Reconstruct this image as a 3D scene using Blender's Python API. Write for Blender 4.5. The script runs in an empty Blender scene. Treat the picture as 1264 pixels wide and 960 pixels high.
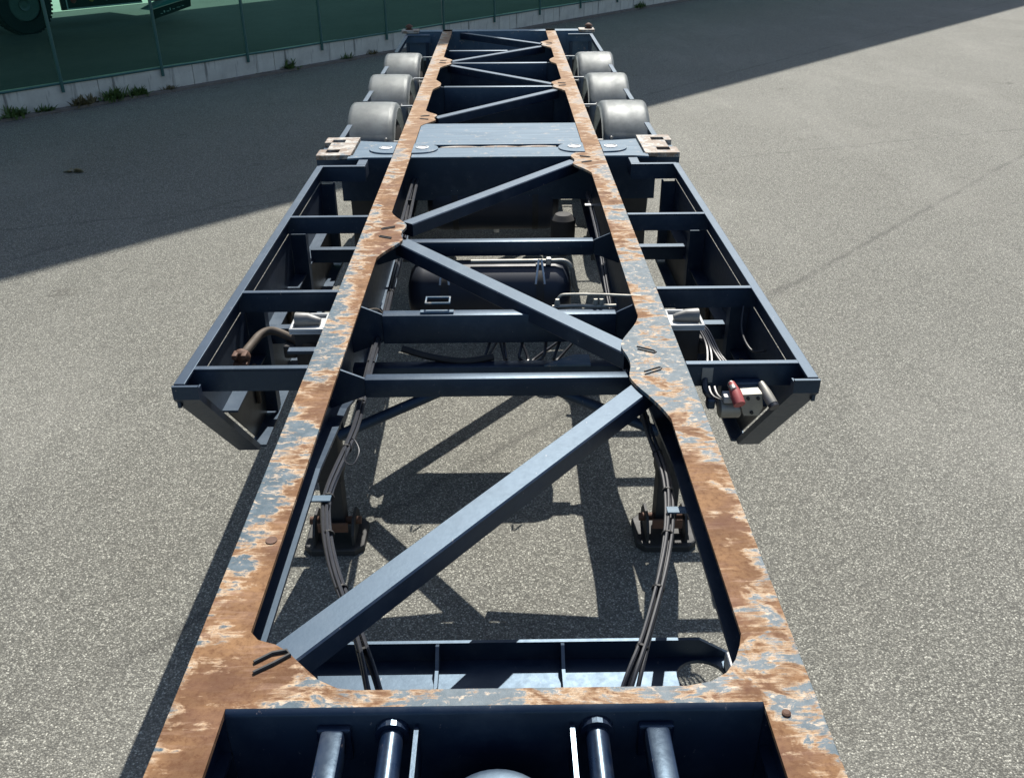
import bpy, bmesh, math, random
from mathutils import Vector, Matrix

random.seed(7)
SC = bpy.context.scene
COL = SC.collection
H = 1.15                                   # height of the chassis deck above the tarmac

# ------------------------------------------------------------------ camera
cd = bpy.data.cameras.new('camera'); cam = bpy.data.objects.new('camera', cd); COL.objects.link(cam)
cd.sensor_fit = 'HORIZONTAL'; cd.sensor_width = 36.0; cd.lens = 36.0 * 1127.66 / 1264
cd.clip_start = 0.05; cd.clip_end = 2000
pitch, yaw, roll = 0.500569, 0.00842059, 0.00685232
f_ = Vector((math.sin(yaw) * math.cos(pitch), math.cos(yaw) * math.cos(pitch), -math.sin(pitch)))
r_ = Vector((math.cos(yaw), -math.sin(yaw), 0)); d_ = f_.cross(r_)
r2 = r_ * math.cos(roll) + d_ * math.sin(roll); d2 = -r_ * math.sin(roll) + d_ * math.cos(roll)
cam.matrix_world = Matrix(((r2.x, -d2.x, -f_.x, 0.03004), (r2.y, -d2.y, -f_.y, 0.0),
                           (r2.z, -d2.z, -f_.z, H + 1.56227), (0, 0, 0, 1)))
SC.camera = cam

# ------------------------------------------------------------------ light
SUN = Vector((0.165, 0.94, 1.15)).normalized()           # direction towards the sun
EL = math.asin(SUN.z); AZ = math.atan2(SUN.x, SUN.y)
w = bpy.data.worlds.new('World'); SC.world = w; w.use_nodes = True
nt = w.node_tree; bg = nt.nodes['Background']
sky = nt.nodes.new('ShaderNodeTexSky'); sky.sky_type = 'NISHITA'; sky.sun_disc = False
sky.sun_elevation = EL; sky.sun_rotation = AZ; sky.air_density = 1.0; sky.dust_density = 1.0
nt.links.new(sky.outputs[0], bg.inputs[0]); bg.inputs[1].default_value = 0.10
sl = bpy.data.lights.new('sun', 'SUN'); sl.energy = 5.0; sl.angle = math.radians(0.4); sl.color = (1.0, 0.955, 0.88)
so = bpy.data.objects.new('sun', sl); COL.objects.link(so); so.rotation_euler = SUN.to_track_quat('Z', 'Y').to_euler()
SC.view_settings.view_transform = 'Standard'; SC.view_settings.look = 'None'
SC.view_settings.exposure = 0.62; SC.view_settings.gamma = 1.0

# ------------------------------------------------------------------ node helpers
class NT:
    def __init__(s, name):
        s.m = bpy.data.materials.new(name); s.m.use_nodes = True
        s.t = s.m.node_tree; s.t.nodes.clear()
        s.out = s.n('ShaderNodeOutputMaterial')
        s.b = s.n('ShaderNodeBsdfPrincipled'); s.l(s.b.outputs[0], s.out.inputs[0])
        s.co = s.n('ShaderNodeTexCoord').outputs['Object']
    def n(s, t, **k):
        x = s.t.nodes.new(t)
        for a, v in k.items(): setattr(x, a, v)
        return x
    def l(s, a, b): s.t.links.new(a, b)
    def put(s, sock, v):
        if hasattr(v, 'is_linked') or hasattr(v, 'links'): s.l(v, sock)
        else: sock.default_value = v
    def scale(s, v, sc):
        m = s.n('ShaderNodeVectorMath', operation='MULTIPLY'); s.l(v, m.inputs[0]); m.inputs[1].default_value = sc
        return m.outputs[0]
    def noise(s, sc, detail=4, rough=.55, vec=None, dist=0.0):
        x = s.n('ShaderNodeTexNoise'); s.l(vec or s.co, x.inputs['Vector'])
        x.inputs['Scale'].default_value = sc; x.inputs['Detail'].default_value = detail
        x.inputs['Roughness'].default_value = rough; x.inputs['Distortion'].default_value = dist
        return x.outputs['Fac']
    def ramp(s, fac, stops, const=False):
        x = s.n('ShaderNodeValToRGB'); e = x.color_ramp.elements
        if const: x.color_ramp.interpolation = 'CONSTANT'
        while len(e) < len(stops): e.new(0.5)
        for el, (p, c) in zip(e, stops):
            el.position = p; el.color = (c, c, c, 1) if not hasattr(c, '__len__') else (*c, 1)
        s.l(fac, x.inputs[0]); return x.outputs[0]
    def math(s, op, a, b=0.0, c=None, clamp=False):
        x = s.n('ShaderNodeMath', operation=op); x.use_clamp = clamp
        s.put(x.inputs[0], a); s.put(x.inputs[1], b)
        if c is not None: s.put(x.inputs[2], c)
        return x.outputs[0]
    def mix(s, fac, a, b, blend='MIX'):
        x = s.n('ShaderNodeMix', data_type='RGBA', blend_type=blend)
        s.put(x.inputs[0], fac)
        for i, v in ((6, a), (7, b)):
            if hasattr(v, '__len__') and not hasattr(v, 'links'): v = (*v, 1) if len(v) == 3 else v
            s.put(x.inputs[i], v)
        return x.outputs[2]
    def bump(s, h, strength=.3, dist=.005):
        x = s.n('ShaderNodeBump'); x.inputs['Strength'].default_value = strength; x.inputs['Distance'].default_value = dist
        s.l(h, x.inputs['Height']); s.l(x.outputs[0], s.b.inputs['Normal'])
    def col(s, v): s.put(s.b.inputs['Base Color'], (*v, 1) if hasattr(v, '__len__') and not hasattr(v, 'links') else v)
    def rough(s, v): s.put(s.b.inputs['Roughness'], v)
    def metal(s, v): s.b.inputs['Metallic'].default_value = v

def simple(name, c, rough=.5, metal=0., var=.3, sc=6., spec=.5):
    m = NT(name); n = m.noise(sc, 6, .6)
    m.col(m.mix(m.math('MULTIPLY', n, var * 2), c, tuple(x * .45 for x in c)))
    m.rough(m.math('ADD', m.math('MULTIPLY', n, .25), rough - .12)); m.metal(metal)
    m.b.inputs['Specular IOR Level'].default_value = spec
    return m.m

# ---- navy painted steel with scuffs, dust and small rust pits
def navy_paint(name='navy_paint', rough=.37):
    m = NT(name)
    big = m.noise(2.2, 4, .6); fine = m.noise(38, 6, .65)
    c = m.mix(m.ramp(big, [(.35, 0.), (.7, 1.)]), (.0025, .006, .018), (.006, .013, .032))
    dust = m.ramp(m.noise(9, 8, .7), [(.50, 0.), (.78, 1.)])
    c = m.mix(m.math('MULTIPLY', dust, .16), c, (.16, .17, .18))
    scr = m.ramp(m.noise(60, 4, .7, m.scale(m.co, (1.0, .35, .6))), [(.675, 0.), (.73, 1.)])
    c = m.mix(m.math('MULTIPLY', scr, .55), c, (.34, .27, .24))
    rust = m.ramp(m.noise(13, 8, .72), [(.685, 0.), (.72, 1.)])
    c = m.mix(m.math('MULTIPLY', rust, .7), c, (.17, .072, .03))
    m.col(c); m.rough(m.math('ADD', m.math('MULTIPLY', fine, .20), m.math('MULTIPLY_ADD', dust, .08, rough)))
    m.b.inputs['Specular IOR Level'].default_value = .80; m.b.inputs['Specular Tint'].default_value = (.54, .77, 1, 1)
    m.bump(m.noise(90, 4, .6), .10, .002)
    return m.m

# ---- deck paint worn down to primer and rust by the containers
def worn_deck():
    m = NT('worn_deck_paint')
    sep = m.n('ShaderNodeSeparateXYZ'); m.l(m.co, sep.inputs[0]); X, Y = sep.outputs[0], sep.outputs[1]
    ax = m.math('ABSOLUTE', X)
    big = m.noise(1.0, 3, .5, m.scale(m.co, (2.5, 2.6, 1)))
    mid = m.noise(1.0, 7, .62, m.scale(m.co, (10, 15, 1)), .6)
    streak = m.noise(1.0, 5, .65, m.scale(m.co, (9, 75, 1)), .2)
    fine = m.noise(110, 6, .7)
    # how far the paint survives: outer edge keeps it, mid length keeps it
    edge = m.math('MULTIPLY', m.math('MAXIMUM', m.math('SUBTRACT', ax, .638), -.052), 1.5)
    gus = m.math('MULTIPLY', m.math('MINIMUM', m.math('MAXIMUM', m.math('SUBTRACT', .575, ax), 0.0), .10), 1.75)
    win = m.ramp(m.math('DIVIDE', Y, 13.0), [(.10, 0.0), (.15, 0.015), (.22, .10), (.30, .075), (.38, .05), (.60, .04), (1., .03)])
    rightside = m.math('MULTIPLY', m.ramp(m.math('MULTIPLY_ADD', X, .5, .5), [(.45, 0.), (.55, 1.)]), .04)
    v = m.math('MULTIPLY_ADD', m.math('SUBTRACT', mid, .5), .95, .415)
    v = m.math('ADD', v, m.math('MULTIPLY', m.math('SUBTRACT', big, .5), .8))
    v = m.math('ADD', v, m.math('MULTIPLY', m.math('SUBTRACT', streak, .5), .42))
    v = m.math('ADD', v, m.math('MULTIPLY', m.math('SUBTRACT', fine, .5), .16))
    for t in (edge, gus, win, rightside): v = m.math('ADD', v, t)
    rustc = m.mix(m.ramp(m.noise(1., 6, .6, m.scale(m.co, (7, 9, 1))), [(.36, 0.), (.66, 1.)]), (.132, .070, .038), (.262, .148, .074))
    rustc = m.mix(m.ramp(m.noise(60, 7, .75), [(.46, 0.), (.66, .75)]), rustc, (.095, .040, .020))
    rustc = m.mix(m.ramp(m.noise(1., 4, .6, m.scale(m.co, (3, 6, 1)), .4), [(.50, 0.), (.66, .6)]), rustc, (.135, .070, .050))
    rub = m.math('MULTIPLY', m.ramp(m.noise(1., 7, .72, m.scale(m.co, (7, 60, 1)), .3), [(.50, 0.), (.72, .75)]), m.ramp(m.noise(1., 3, .5, m.scale(m.co, (4, 7, 1))), [(.40, .15), (.62, 1.)]))
    rustc = m.mix(rub, rustc, (.37, .245, .18))
    cream = m.mix(m.ramp(fine, [(.38, 0.), (.66, 1.)]), (.56, .44, .31), (.40, .25, .14))
    blue = m.mix(m.ramp(m.noise(26, 6, .65), [(.4, 0.), (.65, 1.)]), (.042, .074, .096), (.092, .128, .152))
    blue = m.mix(m.ramp(m.noise(1., 6, .7, m.scale(m.co, (30, 85, 1))), [(.58, 0.), (.74, .6)]), blue, (.30, .25, .20))
    flecks = m.ramp(m.noise(1., 7, .72, m.scale(m.co, (26, 44, 1)), .6), [(.55, 0.), (.63, 1.)])
    blue = m.mix(m.math('MULTIPLY', flecks, .9), blue, (.50, .39, .28))
    broken = m.ramp(m.noise(19, 6, .7), [(.36, .25), (.56, 1.)])
    far = m.ramp(m.math('DIVIDE', Y, 13.0), [(.18, 0.), (.36, 1.)])
    tear = m.math('MULTIPLY', m.ramp(v, [(.455, 0.), (.545, 1.)]), m.math('MAXIMUM', broken, m.math('MULTIPLY', far, .85)))
    c = m.mix(tear, rustc, cream)
    c = m.mix(m.ramp(v, [(.540, 0.), (.605, 1.)]), c, blue)
    rail = m.ramp(m.math('DIVIDE', Y, 13.0), [(.38, 0.), (.58, .5), (.9, .5)])
    c = m.mix(rail, c, m.mix(m.ramp(streak, [(.36, 0.), (.62, 1.)]), (.20, .115, .06), (.50, .36, .24)))
    m.col(c)
    m.rough(m.ramp(v, [(.5, .80), (.58, .52)])); m.l(m.ramp(v, [(.5, .12), (.58, .26)]), m.b.inputs['Specular IOR Level'])
    h = m.math('ADD', m.ramp(v, [(.5, 0.), (.57, 1.)]), m.math('MULTIPLY', fine, .5))
    m.bump(h, .45, .0025)
    return m.m

def plate_paint():
    m = NT('pale_blue_plate')
    s = m.noise(1., 6, .65, m.scale(m.co, (2.5, 26, 1)), .2)
    c = m.mix(m.ramp(s, [(.35, 0.), (.66, 1.)]), (.042, .082, .125), (.095, .145, .195))
    c = m.mix(m.math('MULTIPLY', m.ramp(m.noise(16, 8, .7), [(.58, 0.), (.68, 1.)]), .7), c, (.36, .30, .24))
    m.col(c); m.rough(.52); m.b.inputs['Specular IOR Level'].default_value = .36; m.b.inputs['Specular Tint'].default_value = (.75, .9, 1, 1); m.bump(m.noise(60, 5, .6), .12, .002); return m.m

def asphalt(name, base, dark, seams=True):
    m = NT(name)
    vo = m.n('ShaderNodeTexVoronoi'); m.l(m.co, vo.inputs['Vector']); vo.inputs['Scale'].default_value = 145
    vo.inputs['Randomness'].default_value = 1.0
    sepc = m.n('ShaderNodeSeparateColor'); m.l(vo.outputs['Color'], sepc.inputs[0])
    vo2 = m.n('ShaderNodeTexVoronoi'); m.l(m.co, vo2.inputs['Vector']); vo2.inputs['Scale'].default_value = 48
    sep2 = m.n('ShaderNodeSeparateColor'); m.l(vo2.outputs['Color'], sep2.inputs[0])
    k = base
    c = m.ramp(sepc.outputs[0], [(0., tuple(x * .58 for x in k)), (.45, k), (.80, tuple(x * 1.5 for x in k)), (.93, tuple(x * 2.1 for x in k)), (1., tuple(min(.6, x * 3.0) for x in k))])
    c = m.mix(m.math('MULTIPLY', m.ramp(sep2.outputs[0], [(.92, 0.), (.95, 1.)]), m.ramp(vo2.outputs['Distance'], [(.22, .6), (.34, 0.)])), c, tuple(min(.5, x * 2.2) for x in k))
    c = m.mix(m.ramp(vo.outputs['Distance'], [(.42, 0.), (.66, .7)]), c, tuple(x * .36 for x in k))
    # broad stains and wear
    st = m.ramp(m.noise(.35, 5, .55), [(.35, 0.), (.68, 1.)])
    c = m.mix(m.math('MULTIPLY', st, .30), c, dark, 'MULTIPLY')
    st2 = m.ramp(m.noise(2.6, 6, .65), [(.56, 0.), (.75, 1.)])
    c = m.mix(m.math('MULTIPLY', st2, .22), c, (.55, .52, .5), 'MULTIPLY')
    if seams:
        sp = m.n('ShaderNodeSeparateXYZ'); m.l(m.co, sp.inputs[0])
        wob = m.math('MULTIPLY', m.math('SUBTRACT', m.noise(3.0, 6, .65), .5), .16)
        # paving seam running beside the trailer
        for (x0, y0, x1, y1, wd, amt) in ((2.29, 6.62, 6.04, 10.46, .05, .38), (3.9, 15.9, 12.6, 25.2, .05, .3), (-3.6, 8.4, -.8, 9.3, .03, .35)):
            L = math.hypot(x1 - x0, y1 - y0); nx, ny = -(y1 - y0) / L, (x1 - x0) / L
            d = m.math('ADD', m.math('MULTIPLY', sp.outputs[0], nx), m.math('MULTIPLY_ADD', sp.outputs[1], ny, -(nx * x0 + ny * y0)))
            d = m.math('ABSOLUTE', m.math('ADD', d, wob))
            g = m.ramp(m.math('DIVIDE', d, wd), [(.2, 1.), (1., 0.)])
            g = m.math('MULTIPLY', g, m.ramp(m.noise(2.2, 4, .6), [(.35, .25), (.6, 1.)]))
            c = m.mix(m.math('MULTIPLY', g, amt), c, (.018, .017, .016))
    spots = m.ramp(m.noise(1.3, 5, .6, None, .3), [(.655, 0.), (.70, 1.)])
    c = m.mix(m.math('MULTIPLY', spots, .38), c, (.35, .33, .31), 'MULTIPLY')
    pale = m.ramp(m.noise(.8, 5, .6, m.scale(m.co, (1.0, .45, 1))), [(.5, 0.), (.72, 1.)])
    c = m.mix(m.math('MULTIPLY', pale, .16), c, (.36, .35, .31))
    m.col(c); m.rough(.82); m.b.inputs['Specular IOR Level'].default_value = .35
    hgt = m.math('ADD', m.math('MULTIPLY', vo.outputs['Distance'], -1.0), m.math('MULTIPLY', sepc.outputs[1], .5))
    m.bump(hgt, .55, .006)
    return m.m

def concrete():
    m = NT('stained_concrete')
    c = m.mix(m.ramp(m.noise(3, 8, .65), [(.35, 0.), (.7, 1.)]), (.58, .56, .48), (.43, .41, .355))
    run = m.noise(1., 6, .7, m.scale(m.co, (7, 7, .9)), .3)
    c = m.mix(m.math('MULTIPLY', m.ramp(run, [(.56, 0.), (.72, 1.)]), .75), c, (.06, .058, .052))
    c = m.mix(m.math('MULTIPLY', m.ramp(m.noise(34, 6, .7), [(.62, 0.), (.70, 1.)]), .8), c, (.07, .068, .06))
    m.col(c); m.rough(.9); m.bump(m.noise(40, 8, .7), .5, .006); return m.m

def net():
    m = NT('green_shade_net')
    tr = m.n('ShaderNodeBsdfTransparent'); tr.inputs[0].default_value = (.36, .70, .56, 1)
    mx = m.n('ShaderNodeMixShader')
    wv = m.noise(1., 4, .6, m.scale(m.co, (6, 6, 40)))
    m.l(m.ramp(wv, [(.3, .16), (.7, .24)]), mx.inputs[0])
    m.col((.006, .036, .030)); m.rough(.8); m.b.inputs['Specular IOR Level'].default_value = .1
    m.l(tr.outputs[0], mx.inputs[1]); m.l(m.b.outputs[0], mx.inputs[2]); m.l(mx.outputs[0], m.out.inputs[0])
    return m.m

def fender_mat():
    m = NT('grey_mudguard_shell')
    n = m.noise(1., 6, .6, m.scale(m.co, (8, 5, 5)))
    m.col(m.mix(m.ramp(n, [(.35, 0.), (.7, 1.)]), (.31, .335, .335), (.20, .225, .225)))
    m.rough(m.ramp(n, [(.3, .46), (.7, .58)])); m.metal(.15); m.bump(m.noise(14, 5, .6), .12, .006)
    return m.m

def worn_cream():
    m = NT('cream_worn_steel')
    n = m.noise(11, 8, .7, None, .4)
    c = m.mix(m.ramp(n, [(.46, 0.), (.57, 1.)]), (.17, .115, .075), (.37, .35, .31))
    c = m.mix(m.ramp(m.noise(17, 7, .7), [(.58, 0.), (.62, 1.)]), c, (.09, .115, .135))
    c = m.mix(m.ramp(m.noise(50, 6, .7), [(.58, 0.), (.7, .8)]), c, (.15, .07, .035))
    m.col(c); m.rough(.6); m.bump(m.noise(70, 5, .7), .3, .002); return m.m

def leaf_mat(name, a, b):
    m = NT(name); m.col(m.mix(m.noise(14, 3), a, b)); m.rough(.6); m.b.inputs['Subsurface Weight'].default_value = 0
    return m.m

M = dict(navy=navy_paint(), gloss=navy_paint('glossy_navy_paint', .20), deck=worn_deck(), plate=plate_paint(), asphalt=asphalt('worn_tarmac', (.171, .169, .146), (.66, .65, .62)),
         yard=simple('shade_dark_yard', (.085, .085, .08), .85, 0, .25, .8), pad=simple('sunlit_strip_paint', (.52, .51, .46), .85, 0, .2, .8), concrete=concrete(), net=net(), fender=fender_mat(),  # yard colour darkened as shade, pad colour paled as sunlight
         black=simple('black_cable_sheath', (.026, .029, .038), .42, 0, .3, 20, .6), rubber=simple('tyre_rubber', (.022, .022, .022), .75, 0, .3, 8),
         dirty=simple('oily_dark_steel', (.030, .031, .032), .62, .2, .5, 14), grime=simple('brown_grimy_steel', (.10, .075, .052), .7, .2, .6, 16),
         galv=simple('galvanised_steel', (.52, .53, .53), .36, .8, .25, 12), cap=simple('pale_grey_cap', (.50, .51, .50), .5, 0, .3, 14),
         rusty=simple('brown_rusty_steel', (.13, .062, .036), .72, .1, .5, 25), pink=simple('faded_red_plastic', (.42, .09, .085), .5, 0, .25, 30),
         alu=simple('dull_aluminium', (.34, .33, .29), .5, .45, .4, 22), post=simple('green_post_paint', (.025, .10, .088), .45, 0, .2, 8),
         skirt=simple('grey_black_skirt', (.034, .038, .042), .42, 0, .55, 5, .55), tank=simple('dark_blue_tank_paint', (.012, .019, .034), .52, 0, .3, 5),
         worn=None, truckpaint=simple('black_truck_paint', (.018, .02, .02), .35, 0, .2, 4), white=simple('white_paint', (.62, .62, .58), .5, 0, .2, 9),
         red=simple('red_lamp_lens', (.32, .035, .03), .3), amber=simple('amber_lamp_lens', (.50, .24, .03), .3), clear=simple('clear_lamp_lens', (.5, .5, .46), .3),
         stone=simple('grey_stone', (.24, .22, .20), .85, 0, .5, 30), weed=leaf_mat('weed_leaf', (.035, .085, .018), (.10, .15, .035)),
         dryweed=leaf_mat('dry_weed_leaf', (.17, .14, .06), (.09, .075, .035)), worncream=worn_cream(), turq=simple('turquoise_paint', (.10, .28, .27), .45),
         duct=simple('grey_tag_plate', (.30, .30, .28), .55, .2, .4, 25), hous=simple('grey_gear_housing', (.17, .17, .165), .5, .3, .4, 30), kerb=simple('kerb_concrete', (.22, .19, .16), .9, 0, .6, 9))

# ------------------------------------------------------------------ mesh helpers
ROOTLOC = {}
def link(name, bm, mat, parent=None, smooth=False, loc=None, **props):
    bmesh.ops.recalc_face_normals(bm, faces=bm.faces[:])
    me = bpy.data.meshes.new(name); bm.to_mesh(me); bm.free()
    for m in (mat if isinstance(mat, (list, tuple)) else [mat]): me.materials.append(m)
    if smooth:
        for p in me.polygons: p.use_smooth = True
        if smooth != 'all':
            try: me.set_sharp_from_angle(angle=math.radians(38))
            except Exception: pass
    o = bpy.data.objects.new(name, me); COL.objects.link(o)
    if parent is not None: o.parent = parent
    if loc is not None: o.location = loc
    for k, v in props.items(): o[k] = v
    return o
def empty(name, loc, label, cat, group=None):
    o = bpy.data.objects.new(name, None); COL.objects.link(o); o.location = loc; o.empty_display_size = .2
    o['label'] = label; o['category'] = cat
    if group: o['group'] = group
    return o
def copy_tree(o, loc, label=None, parent=None):
    c = o.copy(); COL.objects.link(c)
    if parent is not None: c.parent = parent
    if loc is not None: c.location = loc
    if label: c['label'] = label
    for ch in list(o.children): copy_tree(ch, None, None, c)
    return c

def box(bm, x0, x1, y0, y1, z0, z1, bev=0.0):
    vs = [bm.verts.new((x, y, z)) for z in (z0, z1) for y in (y0, y1) for x in (x0, x1)]
    fs = [(0, 1, 3, 2), (4, 6, 7, 5), (0, 4, 5, 1), (2, 3, 7, 6), (0, 2, 6, 4), (1, 5, 7, 3)]
    faces = [bm.faces.new([vs[i] for i in f]) for f in fs]
    if bev > 0:
        es = list({e for f in faces for e in f.edges})
        bmesh.ops.bevel(bm, geom=es, offset=bev, segments=2, affect='EDGES', profile=.5)
def prism(bm, pts, z0, z1, bev=0.0):
    """outline in x-y pulled up from z0 to z1"""
    a = [bm.verts.new((x, y, z0)) for x, y in pts]; b = [bm.verts.new((x, y, z1)) for x, y in pts]
    n = len(pts); top = bm.faces.new(b); bm.faces.new(a[::-1])
    for i in range(n): bm.faces.new((a[i], a[(i + 1) % n], b[(i + 1) % n], b[i]))
    if bev > 0: bmesh.ops.bevel(bm, geom=list(top.edges), offset=bev, segments=2, affect='EDGES', profile=.5)
def prism_ax(bm, pts, a0, a1, ax):
    """outline pulled along axis ax ('x': pts are y,z; 'y': pts are x,z)"""
    def P(p, a): return (a, p[0], p[1]) if ax == 'x' else (p[0], a, p[1])
    a = [bm.verts.new(P(p, a0)) for p in pts]; b = [bm.verts.new(P(p, a1)) for p in pts]; n = len(pts)
    bm.faces.new(b); bm.faces.new(a[::-1])
    for i in range(n): bm.faces.new((a[i], a[(i + 1) % n], b[(i + 1) % n], b[i]))
def bar(bm, p, q, wd, ht, bev=.006):
    """rectangular bar between two points on its top centre line"""
    p = Vector(p); q = Vector(q); d = (q - p).normalized()
    s = d.cross(Vector((0, 0, 1))).normalized() * wd / 2; u = s.cross(d).normalized()
    if u.z < 0: u = -u
    vs = []
    for c in (p, q):
        for a, b in ((-1, -ht), (1, -ht), (1, 0), (-1, 0)): vs.append(bm.verts.new(c + s * a + u * b))
    fs = [(0, 1, 2, 3), (7, 6, 5, 4)] + [(i, i + 4, (i + 1) % 4 + 4, (i + 1) % 4) for i in range(4)]
    faces = [bm.faces.new([vs[i] for i in f]) for f in fs]
    if bev > 0:
        es = [e for e in {e for f in faces for e in f.edges} if abs((e.verts[0].co - e.verts[1].co).normalized().dot(d)) > .9]
        bmesh.ops.bevel(bm, geom=es, offset=bev, segments=1, affect='EDGES', profile=.5)
def smooth_path(pts, n=6):
    pts = [Vector(p) for p in pts]; out = []
    P = [pts[0]] + pts + [pts[-1]]
    for i in range(1, len(P) - 2):
        for k in range(n):
            t = k / n; a, b, c, d = P[i - 1], P[i], P[i + 1], P[i + 2]
            out.append(.5 * ((2 * b) + (c - a) * t + (2 * a - 5 * b + 4 * c - d) * t * t + (3 * b - a - 3 * c + d) * t ** 3))
    return out + [pts[-1]]
def tube(bm, pts, r, seg=8, cap=True):
    pts = [Vector(p) for p in pts]; rings = []
    up = Vector((0, 0, 1))
    for i, p in enumerate(pts):
        d = (pts[min(i + 1, len(pts) - 1)] - pts[max(i - 1, 0)]).normalized()
        if abs(d.dot(up)) > .95: up = Vector((0, 1, 0)) if abs(d.y) < .9 else Vector((1, 0, 0))
        s = d.cross(up).normalized(); u = s.cross(d).normalized()
        rr = r(i / (len(pts) - 1)) if callable(r) else r
        rings.append([bm.verts.new(p + (s * math.cos(2 * math.pi * k / seg) + u * math.sin(2 * math.pi * k / seg)) * rr) for k in range(seg)])
    for a, b in zip(rings, rings[1:]):
        for k in range(seg): bm.faces.new((a[k], a[(k + 1) % seg], b[(k + 1) % seg], b[k]))
    if cap: bm.faces.new(rings[0][::-1]); bm.faces.new(rings[-1])
def lathe(bm, prof, c, axis='x', seg=24, caps=True):
    """profile of (along, radius) round an axis through c"""
    c = Vector(c); rings = []
    for a, r in prof:
        ring = []
        for k in range(seg):
            t = 2 * math.pi * k / seg; u, v = math.cos(t) * r, math.sin(t) * r
            ring.append(bm.verts.new(c + (Vector((a, u, v)) if axis == 'x' else Vector((u, a, v)) if axis == 'y' else Vector((u, v, a)))))
        rings.append(ring)
    for a, b in zip(rings, rings[1:]):
        for k in range(seg): bm.faces.new((a[k], a[(k + 1) % seg], b[(k + 1) % seg], b[k]))
    if caps: bm.faces.new(rings[0][::-1]); bm.faces.new(rings[-1])
B = bmesh.new

# ------------------------------------------------------------------ setting: ground
bm = B()
g = 900.0
# fence line on the ground
F0 = Vector((-6.754, 12.638, 0)); FU = Vector((.636, .772, 0)).normalized(); FN = Vector((-FU.y, FU.x, 0))
a = F0 - FU * 900 + FN * .10; b = F0 + FU * 900 + FN * .10
vs = [bm.verts.new(p) for p in ((a.x, a.y, 0), tuple(a - FN * 1500), tuple(b - FN * 1500), (b.x, b.y, 0))]
bm.faces.new(vs)
link('tarmac_ground', bm, M['asphalt'], kind='structure')
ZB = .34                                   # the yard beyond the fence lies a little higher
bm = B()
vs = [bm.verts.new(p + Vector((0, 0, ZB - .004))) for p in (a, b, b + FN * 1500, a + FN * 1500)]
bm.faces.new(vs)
link('truck_yard', bm, M['yard'], kind='structure')  # dark colour deepens the shaded band seen through the net
bm = B(); pa, pb = F0 - FU * 40 + FN * 8.6, F0 + FU * 80 + FN * 8.6  # pale slab added so its colour brightens the sunlit strip behind the net
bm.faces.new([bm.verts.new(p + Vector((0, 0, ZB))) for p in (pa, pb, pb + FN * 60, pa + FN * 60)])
link('painted_sunlit_strip', bm, M['pad'], kind='structure')

# added unseen deck, shaped to throw the long straight shadow over the fence
def shadow_pt(px, py, z_ground, z_edge):
    k = (z_edge - z_ground) / SUN.z
    return Vector((px, py, z_ground)) + SUN * k
ZT, ZU = 17.2, 16.0
def ext(p, q, t): return p + (q - p) * t
f0, f1 = Vector((-3.973, 6.819, 0)), Vector((13.402, 25.035, 0))
k0, k1 = Vector((-9.78, 19.16, 0)), Vector((-5.71, 24.33, 0))
fa, fb = ext(f0, f1, -4), ext(f0, f1, 5); ka, kb = ext(k0, k1, -14), ext(k0, k1, 22)
def up(p, zg, ze): q = shadow_pt(p.x, p.y, zg, ze); return (q.x, q.y)
outline = [up(fa, 0, ZT), up(fb, 0, ZT), up(kb, ZB, ZU), up(ka, ZB, ZU)]
bm = B(); prism(bm, outline, ZU, ZT)
mid = (Vector((*outline[0], 0)) + Vector((*outline[3], 0))) / 2; mid2 = (Vector((*outline[1], 0)) + Vector((*outline[2], 0))) / 2
deckdir = (mid2 - mid).normalized()
for t in (-22, 30, 62):
    q = Vector((-12.5, 24, 0)) + deckdir * t
    lathe(bm, [(0, .9), (ZU - .01, .9)], (q.x, q.y, 0), 'z', 20)
link('unseen_shadow_deck', bm, M['concrete'], kind='structure')

# kerb strip along the foot of the wall
bm = B(); s = 0.0
n_k = 60
pts = []
for i in range(n_k + 1):
    p = F0 + FU * (-9 + i * .75) - FN * (.10 + random.uniform(-.012, .012)); pts.append(p)
for i in range(n_k):
    q0, q1 = pts[i], pts[i + 1]
    top = [bm.verts.new((*v.xy, z)) for v, z in ((q0, 0.0), (q1, 0.0), (q1, .035), (q0, .035))]
    back = [bm.verts.new((*(v + FN * .09).xy, z)) for v, z in ((q0, 0.0), (q1, 0.0), (q1, .045), (q0, .045))]
    bm.faces.new(top); bm.faces.new((top[3], top[2], back[2], back[3]))
link('kerb', bm, M['kerb'], kind='structure')

# ------------------------------------------------------------------ low concrete wall, in cast lengths
wall = empty('concrete_wall', F0, 'low stained concrete wall along the tarmac under the green net fence', 'wall')
wall_ang = math.atan2(FU.y, FU.x)
wall.rotation_euler.z = wall_ang
sect = 1.58; S_FIRST = -8.0
k = 0
while S_FIRST + k * sect < 34:
    s0 = S_FIRST + k * sect
    bm = B(); box(bm, .004, sect - .004, 0, .22, 0, ZB + random.uniform(-.006, .006), .008)
    link('wall_section', bm, M['concrete'], wall, loc=(s0, 0, 0)); k += 1

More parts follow.
